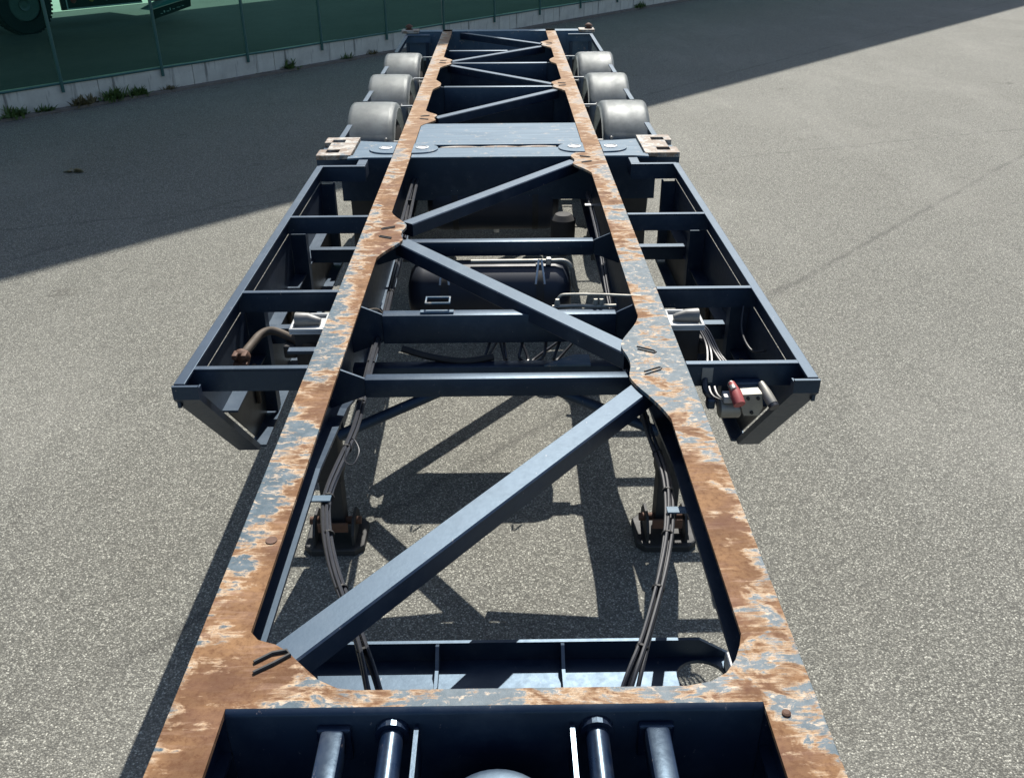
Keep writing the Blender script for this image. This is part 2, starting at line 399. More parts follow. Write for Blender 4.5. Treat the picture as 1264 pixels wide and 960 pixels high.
# fence
fence = empty('net_fence', F0 + Vector((0, 0, ZB)), 'tall fence of dark green shade net on thin steel posts standing on the low wall', 'fence')
fence.rotation_euler.z = wall_ang
FH = 2.3
bm = B()
for i in range(12):
    u0 = i * sect / 12
pm = None
post_s = [2.52 - 1.58 * 6 + 1.58 * i for i in range(26)]
first_post = None
for i, s in enumerate(post_s):
    if first_post is None:
        bm = B(); tube(bm, [(0, 0, -.10), (0, 0, FH)], .024, 10)
        first_post = link('post', bm, M['post'], fence, True, loc=(s, -.025, 0))
    else:
        c = first_post.copy(); COL.objects.link(c); c.location = (s, -.025, 0)
    if i + 1 < len(post_s):
        bm = B(); nx, nz = 10, 8; grid = []
        ph = random.uniform(0, 6)
        for a in range(nx + 1):
            colv = []
            for b2 in range(nz + 1):
                u = a / nx; vz = b2 / nz
                bulge = .025 * math.sin(math.pi * u) * math.sin(math.pi * vz) + .006 * math.sin(9 * u + ph) * (1 - vz)
                zz = -.02 + (FH + .0) * vz - .012 * math.sin(math.pi * u) * (vz < .01)
                colv.append(bm.verts.new((u * sect, .012 + bulge, zz)))
            grid.append(colv)
        for a in range(nx):
            for b2 in range(nz): bm.faces.new((grid[a][b2], grid[a + 1][b2], grid[a + 1][b2 + 1], grid[a][b2 + 1]))
        link('net_panel', bm, M['net'], fence, True, loc=(s, 0, 0))
        bm = B(); tube(bm, [(0, -.008, .018 + .004 * math.sin(i)), (sect * .5, -.010, .014), (sect, -.008, .018)], .016, 6)
        link('bottom_wire', bm, M['post'], fence, loc=(s, 0, 0))

# ------------------------------------------------------------------ truck behind the fence
TU = FU.copy(); tp = Vector((-8.92, 18.66, ZB))
truck = empty('parked_truck', tp, 'black truck parked behind the green net, only its wheel and skirt in view', 'truck')
truck.rotation_euler.z = wall_ang
def wheel_mesh_tyre():
    b = B(); lathe(b, [(-.02, .30), (0, .42), (.0, .50), (.03, .525), (.26, .525), (.29, .50), (.29, .30)], (0, 0, 0), 'y', 40, False); return b
def wheel_mesh_rim():
    b = B(); lathe(b, [(.015, .295), (.005, .28), (.10, .25), (.11, .12), (-.01, .105), (.02, .05), (.02, .01)], (0, 0, 0), 'y', 32)
    for kk in range(10):
        t = 2 * math.pi * kk / 10; lathe(b, [(.035, .020), (.10, .020)], (.19 * math.cos(t), 0, .19 * math.sin(t)), 'y', 8)
    return b
tw = link('wheel', wheel_mesh_rim(), M['hous'], truck, True, loc=(-.03, -.02, .515))
link('tyre', wheel_mesh_tyre(), M['rubber'], tw, True)
bm = B()
for kk in range(46):
    t = 2 * math.pi * kk / 46; t2_ = t + .075
    for y0 in (.005, .155):
        q = [bm.verts.new((r_ * math.cos(u), y_, r_ * math.sin(u))) for r_ in (.518, .541) for u in (t, t2_) for y_ in (y0, y0 + .13)]
        for f in ((0, 1, 3, 2), (4, 6, 7, 5), (0, 4, 5, 1), (2, 3, 7, 6), (0, 2, 6, 4), (1, 5, 7, 3)): bm.faces.new([q[i] for i in f])
link('tread', bm, M['rubber'], tw, kind='stuff')
c = tw.copy(); COL.objects.link(c); c.location = (-4.4, -.02, .515)
t2 = tw.children[0].copy(); COL.objects.link(t2); t2.parent = c
bm = B(); box(bm, .70, 2.42, .03, .09, .345, .95, .01)
sk = link('side_skirt', bm, M['truckpaint'], truck)
bm = B()
for (x0, x1, z0, z1) in ((.80, 2.42, .350, .372), (.80, .822, .3725, .80)): box(bm, x0, x1, .022, .032, z0, z1)
link('outline_stripe', bm, M['white'], sk)
for sx, mm in ((.957, 'red'), (1.329, 'amber'), (1.649, 'clear')):
    bm = B(); lathe(bm, [(-.012, .03), (-.016, .055), (0, .062)], (0, 0, 0), 'y', 18)
    link('marker_lamp', bm, M[mm], sk, True, loc=(sx, .03, .515))
bm = B(); prism_ax(bm, [(2.50, .02), (3.45, .20), (3.47, .36), (2.52, .20)], -.12, -.06, 'y')
fl = link('lower_bumper', bm, M['truckpaint'], truck)
bm = B(); prism_ax(bm, [(2.49, .20), (2.98, .37), (3.47, .362), (2.52, .203)], -.055, .30, 'y')
link('bumper_top', bm, M['turq'], fl)
bm = B(); box(bm, 2.58, 2.86, .0, .08, .36, .56, .02); link('tail_lamp', bm, M['red'], truck)
bm = B()
for dx, dz, ww, hh in ((2.70, .115, .05, .010), (2.78, .135, .03, .04), (2.85, .15, .06, .012), (2.93, .165, .02, .05), (3.0, .18, .05, .012), (3.1, .205, .09, .010), (3.23, .225, .05, .012)):
    box(bm, dx, dx + ww, -.1235, -.1205, dz, dz + hh)
link('bumper_lettering', bm, M['white'], fl)
bm = B(); box(bm, -4.9, 3.4, .05, 2.45, .80, 1.05, .01); link('chassis_frame', bm, M['dirty'], truck)
bm = B(); box(bm, -3.2, 3.45, .04, 2.5, 1.06, 3.3, .03); link('cargo_body', bm, M['truckpaint'], truck)
bm = B(); box(bm, -5.6, -3.3, .06, 2.48, .5, 3.1, .08); link('cab', bm, M['truckpaint'], truck)
for xx in (-.03, -4.4):
    cc = tw.copy(); COL.objects.link(cc); cc.location = (xx, 2.1, .515)
    t3 = tw.children[0].copy(); COL.objects.link(t3); t3.parent = cc

# ------------------------------------------------------------------ weeds along the foot of the wall
def weed(x, y, size, n, label, mat, spread=1.0):
    bm = B()
    for i in range(n):
        az = random.uniform(0, 2 * math.pi); lean = random.uniform(.15, 1.1); L = size * random.uniform(.5, 1.1)
        bx, by = random.gauss(0, size * .35 * spread), random.gauss(0, size * .12)
        p = FU.xy * bx + FN.xy * min(by, .03); base = Vector((p.x, p.y, 0)); d = Vector((math.cos(az), math.sin(az), 0))
        w2 = size * random.uniform(.05, .11); sdir = Vector((-d.y, d.x, 0)); prev = None
        for k in range(5):
            t = k / 4; ang = lean * (.3 + .9 * t)
            c = base + d * (L * t * math.sin(ang)) + Vector((0, 0, L * t * math.cos(ang) * .95 + .005))
            ww = w2 * (math.sin(math.pi * min(.98, .18 + .8 * t)) )
            pr = (bm.verts.new(c - sdir * ww), bm.verts.new(c + sdir * ww))
            if prev: bm.faces.new((prev[0], prev[1], pr[1], pr[0]))
            prev = pr
    o = link('weed', bm, mat, loc=(x, y, 0), label=label, category='weed', group='weeds along the foot of the wall')
W_ = [(-6.73, 12.86, .22, 90, 'large leafy weed clump at the far left end of the wall', 'weed', 1),
      (-6.42, 13.16, .16, 60, 'low spreading weed beside the largest clump at the left end', 'weed', 1.3),
      (-6.0, 13.55, .20, 80, 'yellowing weed tuft below the first fence post', 'dryweed', 1.2),
      (-5.72, 13.93, .24, 110, 'tall dense green weed between the first two fence posts', 'weed', .9),
      (-5.45, 14.22, .20, 80, 'broad bushy weed just left of the second fence post', 'weed', 1.0),
      (-5.10, 14.62, .13, 45, 'small half dry weed right of the second fence post', 'dryweed', 1.2),
      (-3.62, 16.42, .22, 70, 'single upright weed standing alone under the fourth fence post', 'weed', .7),
      (-2.78, 17.42, .15, 40, 'small weed near the hindmost mudguard on the left', 'weed', .9),
      (-2.36, 17.92, .13, 40, 'low dry weed tuft beside the rear corner of the chassis', 'dryweed', 1.3),
      (3.6, 25.1, .22, 50, 'faint weed clump at the far right end of the wall', 'weed', 1.6)]
for x, y, sz, n, lab, mm, sp in W_:
    s_ = (Vector((x, y, 0)) - F0).dot(FU); p = F0 + FU * s_ - FN * .05
    weed(p.x, p.y, sz, n, lab, M[mm], sp)
bm = B()
for i in range(14):
    az = random.uniform(0, 6.28); d = Vector((math.cos(az), math.sin(az) * .6, 0)) * random.uniform(.03, .09); s2 = Vector((-d.y, d.x, 0)) * .5
    z0 = random.uniform(.004, .03); vs = [bm.verts.new(v) for v in (Vector((0, 0, z0)), d + s2 + Vector((0, 0, z0 + .012)), d * 1.7 + Vector((0, 0, z0)), d - s2 + Vector((0, 0, z0 + .006)))]
    bm.faces.new(vs)
link('dead_leaf_cluster', bm, M['dryweed'], loc=(-4.71, 10.04, 0), label='dark cluster of dead leaves lying on the shaded tarmac at left', category='leaf litter')
random.seed(21); bm = B()
for i in range(1300):
    s_ = random.uniform(-2, 30); t_ = -abs(random.gauss(0, .07)) - .03
    if random.random() > .35 + .65 * (math.sin(s_ * 2.3) * math.sin(s_ * .9 + 1) > .1): continue
    p = F0 + FU * s_ + FN * t_; r_ = random.uniform(.006, .022); a_ = random.uniform(0, 6.28)
    z0 = .004 if t_ < -.11 else .045
    q = [Vector((math.cos(a_ + k * 1.9 + random.uniform(-.3, .3)), math.sin(a_ + k * 1.9), 0)) * r_ * random.uniform(.6, 1.2) for k in range(3)]
    bm.faces.new([bm.verts.new(p + v + Vector((0, 0, z0 + random.uniform(0, .014)))) for v in q])
link('leaf_litter', bm, M['dryweed'], kind='stuff')
def pebble(x, y, z, r, label, seed, group=None, mat='stone'):
    random.seed(seed); bm = B(); bmesh.ops.create_icosphere(bm, subdivisions=2, radius=r)
    for v in bm.verts: v.co = Vector((v.co.x * 1.15, v.co.y * .9, v.co.z * .7)) * random.uniform(.78, 1.15)
    o = link('pebble', bm, M[mat], loc=(x, y, z), label=label, category='pebble')
    if group: o['group'] = group

# ================================================================== CONTAINER CHASSIS
CH = empty('container_chassis', (0, 0, 0), 'long navy skeletal container trailer with rusty main rails, seen from its front end', 'trailer')
def part(name, bm, mat, smooth=False, parent=None, **k):
    o = link(name, bm, mat, parent or CH, smooth, **k)
    return o
# everything below is drawn with the deck at z = 0 and lifted by H
CHL = bpy.data.objects
def lift(bm): bmesh.ops.translate(bm, verts=bm.verts[:], vec=(0, 0, H)); return bm
def P(name, bm, mat, smooth=False, parent=None, **k): return part(name, lift(bm), M[mat], smooth, parent, **k)

XO, XI = .708, .588
YF, YR = .36, 12.36
node = [(.42, 0), (.37, .010), (.31, .032), (.24, .066), (.17, .098), (.12, .106), (.07, .098), (.02, .088), (-.04, .088), (-.09, .098), (-.13, .106), (-.20, .086), (-.28, .050), (-.36, .020), (-.44, 0)]
knot = [(.26, 0), (.20, .012), (.12, .045), (.05, .060), (-.05, .060), (-.12, .045), (-.20, .012), (-.26, 0)]
def inner_edge(nodes):
    pts = [(XI, YR)]
    for yc, prof, sc in sorted(nodes, key=lambda t: -t[0]):
        for dy, dx in prof:
            yy = min(YR, yc + dy * sc)
            pts.append((XI - dx, yy))
    pts.append((XI, YF)); return pts
rightN = [(3.07, node, 1), (5.99, node, .75), (8.62, node, .7), (9.95, knot, .9), (11.12, node, .75)]
leftN = [(4.56, node, .85), (7.28, node, .65), (8.66, knot, 1.), (9.90, node, .8)]
def chaikin(pts):
    out = [pts[0]]
    for a, b in zip(pts, pts[1:]):
        if abs(a[1] - b[1]) > .5: out += [a, b]; continue
        out += [(a[0] * .75 + b[0] * .25, a[1] * .75 + b[1] * .25), (a[0] * .25 + b[0] * .75, a[1] * .25 + b[1] * .75)]
    return out + [pts[-1]]
for side, nodes in ((1, rightN), (-1, leftN)):
    web = B()
    # web with deeper section behind the gooseneck
    prof = [(YF, -.014), (YR, -.014), (YR, -.40), (3.75, -.42), (3.10, -.21), (2.55, -.125), (YF, -.115)]
    prism_ax(web, prof, side * .640, side * .654, 'x')
    rail = P('main_rail', web, 'navy')
    ie = chaikin(chaikin(inner_edge(nodes)))
    out = [(side * x, y) for x, y in ie] + [(side * XO, YF), (side * XO, YR)]
    fl = B(); prism(fl, out, -.014, 0, .002); P('top_flange', fl, 'deck', parent=rail)
    bf = B(); pr = [(YR, -.40), (3.75, -.42), (3.10, -.21), (2.55, -.125), (YF, -.115)]
    for (ya, za), (yb, zb) in zip(pr, pr[1:]):
        vs = [bf.verts.new(v) for v in ((side * XI, ya, za), (side * XO, ya, za), (side * XO, yb, zb), (side * XI, yb, zb))]
        ws = [bf.verts.new(v.co + Vector((0, 0, -.012))) for v in vs]
        bf.faces.new(vs); bf.faces.new(ws[::-1])
        for i in range(4): bf.faces.new((vs[i], ws[i], ws[(i + 1) % 4], vs[(i + 1) % 4]))
    P('bottom_flange', bf, 'navy', parent=rail)
    for yc, pr_, sc in nodes:                       # welding slots cut beside each brace
        if pr_ is not node: continue
        for sg in (1, -1):
            sb = B(); a = Vector((side * (XI - .045), yc + sg * .105 * sc, .0015)); b = Vector((side * (XI + .015), yc + sg * .07 * sc, .0015))
            o_ = Vector((0, .011 * sc, 0)); tube(sb, [a + o_, b + o_, b + (a - b) * -.12, b - o_, a - o_], .0035, 6); P('weld_bead', sb, 'dirty', parent=rail)
    for yw in (4.95, 6.0, 7.7, 9.2, 10.6):          # stiffeners on the web
        st = B(); box(st, side * .652, side * .70, yw - .006, yw + .006, -.395, -.016); P('web_stiffener', st, 'navy', parent=rail)

# front cross beam with its corner gussets
bm = B()
ol = [(-.588, 1.655), (-.565, 1.628), (-.520, 1.612), (-.488, 1.590), (-.445, 1.545), (-.40, 1.500), (-.352, 1.474), (-.31, 1.468),
      (.43, 1.468), (.485, 1.480), (.525, 1.505), (.555, 1.545), (.575, 1.59), (.5875, 1.63), (.5875, 1.42), (-.588, 1.42)]
prism(bm, ol, -.0145, -.0005)
fc = P('front_cross_beam', bm, 'deck')
bm = B()
ang = [(.42 - .0, -.0145)]
lip = [(1.4195, -.0006), (1.411, -.004), (1.405, -.012), (1.405, -.25), (1.417, -.25), (1.417, -.0148), (1.4195, -.0148)]
prism_ax(bm, lip, -.587, .587, 'x'); P('front_face', bm, 'navy', parent=fc, smooth=True)
for s_ in (-1, 1):
    bm = B(); box(bm, min(s_ * .588, s_ * .6395), max(s_ * .588, s_ * .6395), 1.403, 1.418, -.25, -.0155); P('face_end_plate', bm, 'navy', parent=fc)
bm = B(); tube(bm, [(-.556, 1.552, .003), (-.52, 1.580, .0035), (-.488, 1.588, .0035), (-.478, 1.575, .0035), (-.51, 1.548, .0035), (-.55, 1.52, .003)], .005, 6)
P('weld_slot', bm, 'dirty', parent=fc)
bm = B(); lathe(bm, [(0, .010), (.004, .010), (.006, .006)], (.628, 1.385, 0), 'z', 12); P('rivet', bm, 'rusty')
bm = B(); lathe(bm, [(0, .016), (.003, .016)], (-.615, 2.005, 0), 'z', 16); P('plug_weld', bm, 'rusty')

# gooseneck recess ahead of the beam: floor, tubes, plates, ring
bm = B(); box(bm, -.62, .62, YF, 1.404, -.262, -.25); fl_ = P('gooseneck_floor', bm, 'navy')
for s_ in (-1, 1):
    bm = B(); box(bm, min(s_ * .612, s_ * .622), max(s_ * .612, s_ * .622), YF, 1.404, -.2495, -.0155); P('recess_side_plate', bm, 'navy', parent=fl_)
def tubes(name, x, w, kind):
    b = B()
    if kind == 'sq': box(b, x - w / 2, x + w / 2, YF + .05, 1.385, -.095, -.028, .010)
    elif kind == 'round': tube(b, [(x, YF + .05, -.055), (x, 1.385, -.055)], w / 2, 24)
    else: box(b, x - w / 2, x + w / 2, YF + .05, 1.395, -.16, -.035)
    o = P(name, b, 'gloss', True)
    if kind != 'plate':
        b = B(); box(b, x - w * .72, x + w * .72, 1.3855, 1.4045, -.13, -.036, .005) if kind == 'sq' else lathe(b, [(1.3855, w * .72), (1.4045, w * .72)], (x, 0, -.055), 'y', 20)
        P('end_collar', b, 'gloss', parent=o)
tubes('square_tube', -.352, .052, 'sq'); tubes('square_tube', .352, .054, 'sq')
tubes('round_tube', -.225, .052, 'round'); tubes('round_tube', .222, .052, 'round')
tubes('stiffener_plate', -.171, .010, 'plate'); tubes('stiffener_plate', .168, .010, 'plate')
bm = B()
seg = 40
ro = [(.118, -.10), (.118, -.085), (.104, -.080), (.085, -.080), (.080, -.095), (.080, -.25), (.118, -.25)]
rings = [[bm.verts.new((r * math.cos(2 * math.pi * k / seg) + .004, 1.205 + r * math.sin(2 * math.pi * k / seg), z)) for k in range(seg)] for r, z in ro]
for i in range(len(rings)):
    a, b = rings[i], rings[(i + 1) % len(rings)]
    for k in range(seg): bm.faces.new((a[k], a[(k + 1) % seg], b[(k + 1) % seg], b[k]))
kr = P('kingpin_ring', bm, 'navy', True)
bm = B(); lathe(bm, [(-.25, .078), (-.112, .078), (-.104, .070), (-.108, .05), (-.125, .03), (-.125, .004)], (.004, 1.205, 0), 'z', 36); P('kingpin_cover', bm, 'galv', True, parent=kr)

# lower pan behind the front beam
bm = B()
ZP = -.449
poly = [(-.62, 2.0), (.69, 2.0), (.70, 1.90), (.70, 1.418), (-.70, 1.418), (-.70, 1.90)]
hole = [(.592 + .072 * math.cos(t), 1.925 + .062 * math.sin(t)) for t in [2 * math.pi * k / 28 for k in range(28)]]
vo = [bm.verts.new((x, y, ZP)) for x, y in poly]; eo = [bm.edges.new((vo[i], vo[(i + 1) % len(vo)])) for i in range(len(vo))]
vh = [bm.verts.new((x, y, ZP)) for x, y in hole]; eh = [bm.edges.new((vh[i], vh[(i + 1) % len(vh)])) for i in range(len(vh))]
r = bmesh.ops.triangle_fill(bm, edges=eo + eh, use_beauty=True)
ex = bmesh.ops.extrude_face_region(bm, geom=bm.faces[:])
bmesh.ops.translate(bm, verts=[v for v in ex['geom'] if isinstance(v, bmesh.types.BMVert)], vec=(0, 0, -.012))
pan = P('coupling_plate', bm, 'navy')
bm = B(); prism_ax(bm, [(-.68, ZP - .012), (-.68, ZP + .02), (-.60, ZP + .068), (.595, ZP + .068), (.685, ZP + .012), (.685, ZP - .012)], 2.0005, 2.012, 'y')
P('rear_wall', bm, 'navy', parent=pan)
bm = B(); prism_ax(bm, [(.60, ZP + .001), (.66, ZP + .001), (.69, ZP + .05), (.65, ZP + .065)], 1.86, 1.99, 'y') if False else box(bm, .665, .70, 1.86, 1.97, ZP + .0005, ZP + .05, .003); P('hook_plate', bm, 'cap', parent=pan)
for x in (-.177, .19):
    bm = B(); prism_ax(bm, [(1.999, ZP + .0005), (1.999, ZP + .066), (1.985, ZP + .070), (1.93, ZP + .03), (1.42, ZP + .03), (1.42, ZP + .0005)], x - .005, x + .005, 'x')
    P('pan_stiffener', bm, 'navy', parent=pan)

# cross beams and diagonal braces
def beam(name, y, w, z0, z1, xl=-.505, xr=.505, ends=True, mat='navy'):
    b = B(); box(b, xl, xr, y - w / 2, y + w / 2, z1, z0, .005)
    o = P(name, b, mat, True)
    if ends:
        for s_, xe in ((-1, xl), (1, xr)):
            e = B(); prism_ax(e, [(xe, z0 - .003), (xe + s_ * (.639 - abs(xe)) * .62, -.0155), (s_ * .639, -.0155), (s_ * .639, z1 - .05), (xe, z1 + .003)], y - .012, y - .002, 'y')
            P('end_gusset', e, 'navy', parent=o)
    return o
beam('cross_beam', 3.055, .050, -.050, -.128, -.50, .50)
bB = beam('cross_beam', 3.645, .060, -.050, -.185, -.50, .515)
beam('cross_beam', 4.575, .055, -.050, -.130, -.47, .50)
beam('cross_beam', 8.66, .06, -.02, -.36, -.50, .50)
beam('cross_beam', 9.95, .06, -.02, -.36, -.50, .50)
beam('cross_beam', 11.05, .06, -.06, -.36, -.57, .10)
beam('cross_beam', 7.11, .03, -.015, -.40, -.58, .58, False)
beam('lower_cross_tube', 3.545, .06, -.25, -.34, -.63, .63, False)
for p, q, wd in (((-.500, 1.597), (.535, 2.905), .085), ((.525, 3.185), (-.490, 4.480), .085), ((-.490, 4.765), (.500, 6.02), .08),
                 ((-.50, 7.345), (.51, 8.46), .075), ((.50, 8.74), (-.50, 9.80), .07), ((-.50, 10.03), (.50, 11.05), .07), ((.50, 11.22), (-.46, 12.2), .07)):
    b = B(); bar(b, (*p, -.0155), (*q, -.0155), wd, .072, .005); P('diagonal_brace', b, 'navy', True)

# blue deck plate and the mid bolster that carries the corner locks
bm = B(); box(bm, -.585, .585, 6.43, 7.08, -.016, -.004, .002); P('deck_plate', bm, 'plate')
bm = B(); box(bm, -.583, .583, 6.09, 6.335, -.012, -.003, .002)
bol = P('mid_bolster', bm, 'plate')
bm = B()
pts = [(-.56, 6.40), (.56, 6.40)]
n = 46
top = []
for i in range(n + 1):
    x = -.40 + .80 * i / n
    top.append((x, 6.352 + .030 * abs(math.sin(math.pi * (x + .40) / .27))))
prism(bm, top + [(.40, 6.34), (-.40, 6.34)], -.013, -.002); P('scalloped_strip', bm, 'worncream', parent=bol)
bm = B(); box(bm, -1.06, 1.06, 6.10, 6.112, -.30, -.014); box(bm, -1.06, 1.06, 6.55, 6.562, -.30, -.014); P('bolster_box', bm, 'navy', parent=bol)
for s_ in (-1, 1):
    a = B(); prism(a, [(s_ * x, y) for x, y in ((.710, 6.10), (.98, 6.10), (.98, 6.56), (.710, 6.50))], -.013, -.004, .002); P('bolster_arm', a, 'plate', parent=bol)
    a = B(); prism(a, [(s_ * x, y) for x, y in ((.90, 6.06), (1.0, 6.04), (1.0, 6.12), (.93, 6.12))], -.006, .006, .002); P('wedge_plate', a, 'plate', parent=bol)
    a = B(); box(a, min(s_ * .70, s_ * 1.10), max(s_ * .70, s_ * 1.10), 6.64, 6.648, -.95, -.16, .001); P('mud_flap', a, 'rubber', parent=bol)
    # lock pocket plate with its two slots
    xs = [.985, 1.075, 1.165, 1.215]; ys = [6.10, 6.17, 6.255, 6.45, 6.535, 6.60]
    a = B(); V = {}
    def gv(i, j):
        if (i, j) not in V: V[(i, j)] = a.verts.new((s_ * xs[i], ys[j], .012))
        return V[(i, j)]
    for i in range(3):
        for j in range(5):
            if i == 1 and j in (1, 3): continue
            if i == 2 and j == 2: continue
            a.faces.new((gv(i, j), gv(i + 1, j), gv(i + 1, j + 1), gv(i, j + 1)))
    ex = bmesh.ops.extrude_face_region(a, geom=a.faces[:]); bmesh.ops.translate(a, verts=[v for v in ex['geom'] if isinstance(v, bmesh.types.BMVert)], vec=(0, 0, -.03))
    pk = P('lock_pocket', a, 'worncream', parent=bol)
    a = B(); box(a, min(s_ * .985, s_ * 1.215), max(s_ * .985, s_ * 1.215), 6.105, 6.595, -.14, -.019); P('pocket_box', a, 'navy', parent=bol)
    # round pads either side of the rail
    for t0, t1, xc in ((-1, 1, .648),):
        a = B(); rx, ry = .235, .125
        for sd in (1, -1):
            arc = [(s_ * (.648 + sd * (.062 + (rx - .062) * math.sin(math.pi * k / 20) ** .7)), 6.30 - ry * math.cos(math.pi * k / 20)) for k in range(21)]
            pts = [(s_ * (.648 + sd * .0605), 6.30 - ry)] + arc[1:-1] + [(s_ * (.648 + sd * .0605), 6.30 + ry)]
            prism(a, pts, -.002, .006, .002)
        pad = P('round_pad', a, 'plate', parent=bol)
        a = B()
        for sd in (1, -1): lathe(a, [(.0065, .048), (.011, .046), (.012, .038), (.008, .034), (.008, .002)], (s_ * (.648 + sd * .125), 6.31, 0), 'z', 20)
        P('lifting_eye', a, 'galv', True, parent=bol)

# rear bolster with twist locks
bm = B(); box(bm, -1.0, 1.0, 12.20, 12.36, -.014, .0, .003); box(bm, -1.16, 1.16, 12.20, 12.212, -.30, -.015)
rb = P('rear_bolster', bm, 'plate')
for s_ in (-1, 1):
    a = B(); box(a, min(s_ * 1.005, s_ * 1.22), max(s_ * 1.005, s_ * 1.20), 12.18, 12.38, -.02, .012, .004); P('lock_plate', a, 'worncream', parent=rb)
    a = B(); lathe(a, [(.013, .05), (.022, .045), (.025, .028), (.036, .028), (.04, .05), (.055, .045), (.075, .015)], (s_ * 1.13, 12.30, 0), 'z', 12); P('twist_lock', a, 'rusty', True, parent=rb)
# front bolster (below the picture)
bm = B(); box(bm, -1.2, 1.2, YF - .16, YF - .002, -.20, -.002, .004); P('front_bolster', bm, 'navy')

# side guards
for s_ in (-1, 1):
    a = B()
    # top rail: angle section
    def bx(b, x0, x1, *r): box(b, min(s_ * x0, s_ * x1), max(s_ * x0, s_ * x1), *r)
    bx(a, 1.130, 1.170, 2.92, 5.885, -.012, 0.0, .002)
    bx(a, 1.158, 1.170, 2.92, 5.885, -.10, -.0125)
    sg = P('side_guard', a, 'navy')
    # raked front post
    a = B(); pf = [(2.905, 0.0), (2.905, -.055), (3.50, -.645), (3.56, -.645), (3.56, -.60), (2.985, -.035), (2.985, -.013), (2.925, -.013), (2.925, 0.0)]
    prism_ax(a, [(2.900, -.002), (2.900, -.055), (3.49, -.645), (3.503, -.645), (2.913, -.055), (2.913, -.002)], s_ * 1.078, s_ * 1.172, 'x')
    prism_ax(a, [(2.914, -.013), (2.914, -.056), (3.504, -.645), (3.56, -.645), (2.99, -.075), (2.99, -.013)], s_ * 1.1585, s_ * 1.1715, 'x')
    prism_ax(a, [(2.914, -.013), (2.914, -.056), (3.504, -.645), (3.53, -.645), (2.94, -.055), (2.94, -.013)], s_ * 1.078, s_ * 1.084, 'x')
    P('front_post', a, 'navy', parent=sg)
    # skirt sheets
    def sheet(name, y0, y1, z0, z1, x, mat='skirt', cut=True):
        b = B(); 
        if cut: prism_ax(b, [(y0 + max(0, -z1 - .0) * 1.0, z1), (y1, z1), (y1, z0), (y0 + max(0, -z0) * 1.0, z0)], s_ * x, s_ * (x + .006), 'x')
        else: prism_ax(b, [(y0, z1), (y1, z1), (y1, z0), (y0, z0)], s_ * x, s_ * (x + .006), 'x')
        P(name, b, mat, parent=sg)
    sheet('upper_skirt', 2.96, 5.87, -.335, -.102, 1.150, 'navy')
    a = B(); prism_ax(a, [(3.31, -.345), (3.31, -.336), (5.87, -.336), (5.87, -.345)], s_ * 1.085, s_ * 1.156, 'x'); P('middle_rail', a, 'navy', parent=sg)
    for (y0, y1) in ((2.96, 3.83), (3.90, 4.84), (4.92, 5.84)):
        sheet('lower_skirt', y0, y1, -.645, -.347, 1.120, 'skirt', y0 < 3.4)
    a = B(); prism_ax(a, [(3.54, -.660), (3.54, -.648), (5.87, -.648), (5.87, -.660)], s_ * 1.06, s_ * 1.13, 'x'); P('bottom_rail', a, 'navy', parent=sg)
    for yp in (3.86, 4.88, 5.85):
        a = B(); bx(a, 1.065, 1.149, yp - .03, yp - .022, -.64, -.104); bx(a, 1.065, 1.073, yp - .0215, yp + .03, -.64, -.104); P('skirt_post', a, 'navy', parent=sg)
    # ties to the main rail
    for (yc, x0, x1) in ((3.05, .709, 1.157), (3.785, .709, 1.157), (4.845, .709, 1.157)):
        a = B(); bx(a, x0, x1, yc - .014, yc + .014, -.010, -.001, .002); bx(a, x0, x1, yc - .014, yc - .006, -.095, -.0105); P('tie_bar', a, 'navy', parent=sg)
    a = B(); bx(a, .86, 1.157, 5.868, 5.90, -.012, -.001, .002); bx(a, .86, 1.157, 5.868, 5.876, -.10, -.0125); bx(a, .86, .92, 5.901, 6.03, -.012, 0.0, .002); bx(a, .86, .872, 5.901, 6.03, -.09, -.0125); P('end_bar', a, 'navy', parent=sg)
    for (yc, x0, x1) in ((4.02, .66, 1.10), (5.11, .66, 1.10)):
        a = B(); bx(a, x0, x1, yc - .025, yc + .025, -.29, -.28, .002); bx(a, x0, x1, yc - .025, yc - .017, -.36, -.2905); P('lower_tie', a, 'navy', parent=sg)
    for yc, zc in ((3.7, -.36), (4.45, -.36)):
        a = B(); bx(a, 1.10, 1.118, yc - .012, yc + .012, zc - .16, zc + .04, .004); bx(a, 1.092, 1.10, yc - .02, yc + .02, zc - .05, zc - .02, .003); P('latch', a, 'grime', parent=sg)

